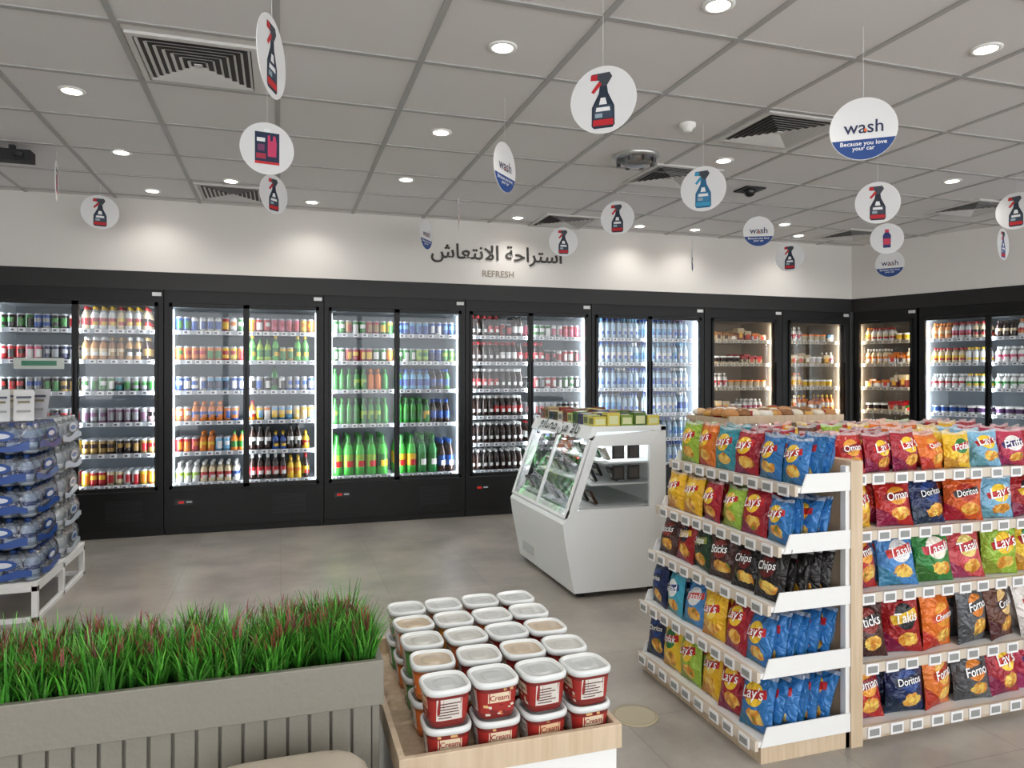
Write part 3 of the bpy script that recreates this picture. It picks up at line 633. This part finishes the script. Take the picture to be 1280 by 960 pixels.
# ------------------------------------------------------------------ water packs on rack
rx0,rx1,ry0,ry1=-2.36,-1.45,5.2,6.34
mb=MB(); WR=(228,228,226)
mb.box(rx0,rx1,ry0,ry1,.225,.25,WR)
for (z0,z1) in ((.19,.225),(.0,.03)):
    mb.box(rx1-.03,rx1,ry0,ry1,z0,z1,WR); mb.box(rx0,rx0+.03,ry0,ry1,z0,z1,WR); mb.box(rx0,rx1,ry0,ry0+.03,z0,z1,WR); mb.box(rx0,rx1,ry1-.03,ry1,z0,z1,WR)
for x in (rx0,(rx0+rx1)/2,rx1-.035):
    for y in (ry0,(ry0+ry1)/2,ry1-.035): mb.box(x,x+.035,y,y+.035,0,.225,WR)
mb.build('white_display_rack',bevel=.002)
mb=MB()
for px in range(2):
    for py in range(2):
        for l in range(5):
            cxp=rx1-.215-px*.42; cyp=ry0+.275+py*.54; z=.252+l*.2; blue=py==0
            lab=(45,88,160) if blue else (190,204,220); liq=(195,210,228) if blue else (205,214,222); cp=(35,80,165) if blue else (225,228,235)
            M0=T(cxp+U(-.012,.012),cyp+U(-.012,.012),z)@RZ(U(-2.5,2.5)); mb.M=M0
            for i in range(4):
                for j in range(5):
                    if px==1 and 0<j<4 and l<4: continue
                    bottle(mb,-.15+i*.1,-.2+j*.1,0,liq,lab,cp,.0475,.19,(225,232,240))
            # soft shrink wrap: rounded, pinched towards the top
            mb.M=M0@Matrix.Diagonal((.203,.252,1,1))
            mb.lathe([(.90,.002),(1,.02),(1.015,.07),(1.01,.12),(.97,.155),(.90,.18),(.72,.192)],[(255,255,255)]*7,0,0,0,48,BLUEFILM if blue else FILM,sq=9)
            mb.M=M0
            col=(34,76,152) if blue else (200,210,222); n=20; m=20
            def wave(f0,lo_,hi_,cc,ph):
                vs=[f0(i/m,lo_+.010*math.sin(i/m*6+ph)) for i in range(m+1)]+[f0(i/m,hi_+.016*math.sin(i/m*7+ph)) for i in range(m+1)]
                mb.add(vs,[(i,i+1,m+2+i,m+1+i) for i in range(m)],cc,GLOSS,True)
            ph=U(0,3)
            fF=lambda t,zz:(-.165+.33*t,-.257-.002*math.sin(math.pi*t),zz); fS=lambda t,zz:(.208+.002*math.sin(math.pi*t),-.21+.42*t,zz)
            wave(fF,.022,.062,col,ph); wave(fS,.022,.062,col,ph)
            for cc,ra,rz,e in ((col,.085,.034,.003),((215,222,234) if blue else (90,120,170),.06,.017,.0045)):
                mb.add([(ra*math.cos(2*math.pi*i/n),-.257-e,.112+rz*math.sin(2*math.pi*i/n)) for i in range(n)],[tuple(range(n))],cc,GLOSS)
                mb.add([(.208+e,ra*math.cos(2*math.pi*i/n),.112+rz*math.sin(2*math.pi*i/n)) for i in range(n)],[tuple(range(n))],cc,GLOSS)
mb.M=Matrix()
mb.build('bottled_water_packs')
mb=MB()
for i,(x,y,c) in enumerate([(-1.56,5.32,(205,205,205)),(-1.68,5.28,(195,198,200)),(-1.80,5.32,(205,205,203)),(-1.62,5.46,(190,195,200)),(-1.74,5.48,(205,205,205)),(-1.88,5.46,(195,195,195)),(-1.56,5.62,(190,190,195)),(-1.7,5.64,(180,175,165))]):
    mb.M=T(x,y,1.254)@RZ(U(-30,30))@RX(-12)
    n=8; w_=.055; vs=[]; 
    for s_ in (-1,1):
        for k in range(5):
            for q in range(5): vs.append(((q/4-.5)*2*w_,s_*(.014*math.sin(math.pi*q/4)*math.sin(math.pi*k/4)+.002),k/4*.2*U(.99,1.01)))
    fs=[(k*5+q,k*5+q+1,k*5+q+6,k*5+q+5) for k in range(4) for q in range(4)]; fs+=[tuple(25+t for t in f_)[::-1] for f_ in fs]
    mb.add(vs,fs,c,GLOSS,True)
    for zz,cc,ww in ((.15,(70,75,90),.04),(.12,(120,110,80),.032),(.06,(150,150,155),.038)): mb.box(-ww,ww,-.0185,-.0175,zz-.008,zz+.006,cc)
    mb.M=Matrix()
mb.build('white_snack_pouches')
# ------------------------------------------------------------------ planter with grass
pz=.75; px0,px1,py0,py1=-1.3,.275,2.03,2.37
mb=MB(); PG=(126,122,112)
mb.box(px0,px1,py0,py0+.02,pz-.125,pz,PG,SATIN); mb.box(px0,px1,py1-.02,py1,pz-.125,pz,PG,SATIN); mb.box(px0,px0+.02,py0+.02,py1-.02,pz-.125,pz,PG,SATIN); mb.box(px1-.02,px1,py0+.02,py1-.02,pz-.125,pz,PG,SATIN)
mb.box(px0+.02,px1-.02,py0+.02,py1-.02,pz-.1,pz-.05,(50,40,30))
mb.box(px0+.03,px1-.03,py0+.034,py1-.03,0,pz-.125,(118,113,104))
x=px0+.01
while x<px1-.05:
    mb.box(x,x+.05,py0+.02,py0+.034,.03,pz-.127,PG,SATIN); x+=.057
y=py0+.03
while y<py1-.05:
    mb.box(px1-.03,px1-.008,y,y+.042,.03,pz-.127,PG,SATIN); y+=.055
mb.build('planter_box',bevel=.003)
mb=MB()
def blade(x,y,z,h,lean,az,w,c0,c1,segs=4):
    dx,dy=math.cos(az),math.sin(az); vs=[];cs=[]
    for i in range(segs+1):
        t=i/segs; o=lean*t*t; ww=w*(1-t**1.8)+.0004
        px,py,pz_=x+dx*o,y+dy*o,z+h*(t-.15*t*t*(lean/h))
        vs+=[(px-dy*ww,py+dx*ww,pz_),(px+dy*ww,py-dx*ww,pz_)]
    for i in range(segs):
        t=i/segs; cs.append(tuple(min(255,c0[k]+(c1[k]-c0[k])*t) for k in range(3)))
    mb.add(vs,[(2*i,2*i+1,2*i+3,2*i+2) for i in range(segs)],None,SATIN,True,cols=cs)
tufts=[(U(px0+.04,px1-.04),U(py0+.04,py1-.04),U(.8,1.2)) for _ in range(170)]
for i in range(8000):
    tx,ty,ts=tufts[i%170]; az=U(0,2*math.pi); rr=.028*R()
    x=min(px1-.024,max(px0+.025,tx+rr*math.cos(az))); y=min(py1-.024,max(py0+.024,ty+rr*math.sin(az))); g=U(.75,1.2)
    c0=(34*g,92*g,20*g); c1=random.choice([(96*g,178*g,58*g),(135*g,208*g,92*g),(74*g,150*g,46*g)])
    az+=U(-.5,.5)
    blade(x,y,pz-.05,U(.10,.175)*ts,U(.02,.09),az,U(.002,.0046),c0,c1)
for i in range(480):
    tx,ty,ts=tufts[i%170]; x=min(px1-.04,max(px0+.03,tx+U(-.03,.03))); y=min(py1-.03,max(py0+.04,ty+U(-.02,.02))); az=U(0,6.28); h=U(.125,.185); g=U(.8,1.2)
    blade(x,y,pz-.05,h,U(.01,.06),az,.002,(60*g,100*g,35*g),(130*g,70*g,50*g),4)
    for k in range(3): blade(x+U(-.004,.004),y+U(-.004,.004),pz-.05+h*.74,h*.28,U(.01,.035),az+U(-1,1),.0013,(115*g,60*g,50*g),(150*g,64*g,70*g),3)
mb.build('artificial_grass')
# ------------------------------------------------------------------ bench
mb=MB()
def cushion(x0,x1,y0,y1,z0,z1,r,col):
    cx,cy=(x0+x1)/2,(y0+y1)/2; a,b=(x1-x0)/2,(y1-y0)/2; n=40; vs=[];fs=[]
    prof=[(1-r*1.5,0),(1-r*.4,.06),(1,.3),(1.0,.62),(1-r*.3,.82),(1-r*.9,.94),(1-r*1.8,1.0)]
    for (s,h) in prof:
        for i in range(n):
            t=2*math.pi*i/n; c_,s_=math.cos(t),math.sin(t); k=(abs(c_)**5+abs(s_)**5)**(-1/5)
            off=(1-s)*b
            vs.append((cx+c_*k*(a-off),cy+s_*k*(b-off),z0+(z1-z0)*h))
    for j in range(len(prof)-1):
        for i in range(n): fs.append((j*n+i,j*n+(i+1)%n,(j+1)*n+(i+1)%n,(j+1)*n+i))
    fs.append(tuple((len(prof)-1)*n+i for i in range(n))); fs.append(tuple(range(n))[::-1])
    mb.add(vs,fs,col,SATIN,True)
cushion(-.2,.22,1.47,1.95,.44,.585,.12,(178,168,152))
mb.box(-.18,.20,1.5,1.92,.37,.44,(150,120,90),WOOD)
for a in (-.17,.155):
    for b in (1.52,1.87): mb.box(a,a+.035,b,b+.035,0,.37,(150,120,90),WOOD)
mb.build('upholstered_stool')
# ------------------------------------------------------------------ tub table
tx0,tx1,ty0,ty1=.302,.962,1.93,2.86
mb=MB()
mb.box(tx0+.018,tx1-.018,ty0+.018,ty1-.018,.435,.455,WH,WOOD)
for b in ((tx0,tx1,ty0,ty0+.018),(tx0,tx1,ty1-.018,ty1),(tx0,tx0+.018,ty0+.018,ty1-.018),(tx1-.018,tx1,ty0+.018,ty1-.018)): mb.box(*b,.445,.515,WH,WOOD)
mb.box(tx0+.012,tx1-.012,ty0+.012,ty1-.012,.06,.447,(228,228,226)); mb.box(tx0+.05,tx1-.05,ty0+.05,ty1-.05,0,.06,(60,60,60))
mb.build('wooden_display_table',bevel=.002)
mb=MB()
def tub(x,y,z,c,lab,lidc):
    r=.0645; h=.100; n=40
    mb.M=T(x,y,z)@RZ(U(-6,6))
    prof=[(r*.82,0),(r*.86,.006),(r*.88,.018),(r*.93,.05),(r*.97,.078),(r*.99,h)]
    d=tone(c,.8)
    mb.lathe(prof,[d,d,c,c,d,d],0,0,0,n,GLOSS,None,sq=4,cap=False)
    q=4
    def skin(xx,zz,e):
        rr=r*(.85+.14*zz/h); return (xx,-(max(0,rr**q-abs(xx)**q))**(1/q)-e,zz)
    def patch(x0,x1,z0,z1,col,e=.0008,sk=0):
        m=6; vs=[skin(x0+(x1-x0)*i/m+sk,z0,e) for i in range(m+1)]+[skin(x0+(x1-x0)*i/m,z1,e) for i in range(m+1)]
        mb.add(vs,[(i,i+1,m+2+i,m+1+i) for i in range(m)],col,GLOSS,True)
    flip=90 if R()<.3 else 0
    for s_ in range(4):
        M0=mb.M.copy(); mb.M=M0@RZ(90*s_+flip)
        if s_%2==0:
            patch(-.034,.034,.048,.076,lab,.0008)
            v,f=textgeo("Cream"); mb.add([skin(p[0]*.056,.062+p[1]*.06,.0018) for p in v],f,(140,25,35),GLOSS)
            for k in range(14): 
                xx=U(-.048,.038); zz=U(.008,.038); patch(xx,xx+U(.006,.014),zz,zz+U(.004,.009),random.choice([(200,110,70),(205,165,110),(105,36,36),(210,200,185),(120,30,34)]),.0008+.0001*k,.002)
            for k in range(5):
                xx=U(-.05,.04); patch(xx,xx+.01,.08,.087,random.choice([(205,165,110),(105,36,36)]),.0009,.001)
        else:
            patch(-.04,.034,.02,.08,(205,198,190),.0008)
            for k in range(6): patch(-.034,U(.0,.03),.026+k*.008,.029+k*.008,(90,60,60),.0016)
        mb.M=M0
    t=(212,215,214)
    mb.lathe([(r*1.0,h-.010),(r*1.07,h-.009),(r*1.08,h+.003),(r*1.02,h+.008),(r*.95,h+.008),(r*.91,h-.001),(r*.5,h-.0005),(r*.47,h+.0015),(r*.3,h+.0015)],[t,t,t,(226,228,227),(222,224,222),lidc,tone(lidc,.97,0),lidc,lidc],0,0,0,n,GLOSS,sq=3.6)
    mb.M=Matrix()
R1=(150,42,38)
cols=[[R1,R1,R1,R1],[(210,110,50),R1,R1,(170,56,48)],[(86,148,68),(205,105,58),R1,R1],[(215,125,50),(215,144,60),(205,105,58),R1],[(76,144,86),(180,114,86),(162,66,58),R1]]
for j in range(5):
    for i in range(4):
        for l in range(2):
            c=cols[j][i] if l else (cols[j][i] if i else [R1,(205,105,50),(68,138,78),(210,115,50),(76,144,86)][j])
            lid=random.choice([(180,184,184),(186,186,180),(182,164,138),(184,168,146),(190,192,190)]) if j in(1,2,3) else (184,187,187)
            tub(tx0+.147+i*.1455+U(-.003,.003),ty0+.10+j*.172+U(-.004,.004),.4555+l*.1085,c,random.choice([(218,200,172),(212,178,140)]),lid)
mb.build('ice_cream_tubs')
mb=MB(); mb.lathe([(.105,0),(.105,.004),(.098,.006),(.09,.004),(.03,.004)],[(150,140,115),(172,161,135),(150,141,118),(170,161,138),(170,161,138)],1.53,2.94,0,32,MATT); mb.build('floor_access_cover')
# ------------------------------------------------------------------ light & camera
w=bpy.data.worlds.new('World'); scene.world=w; w.use_nodes=True; bg=w.node_tree.nodes['Background']; bg.inputs[0].default_value=(.96,.98,1,1); bg.inputs[1].default_value=3.2
cam=bpy.data.cameras.new('camera'); co=bpy.data.objects.new('camera',cam); scene.collection.objects.link(co); scene.camera=co
co.location=(0,0,1.55); co.rotation_euler=(math.radians(90),0,math.radians(-17.8)); cam.lens=25.3125; cam.sensor_width=36; cam.shift_y=-12/1280; cam.clip_start=.05
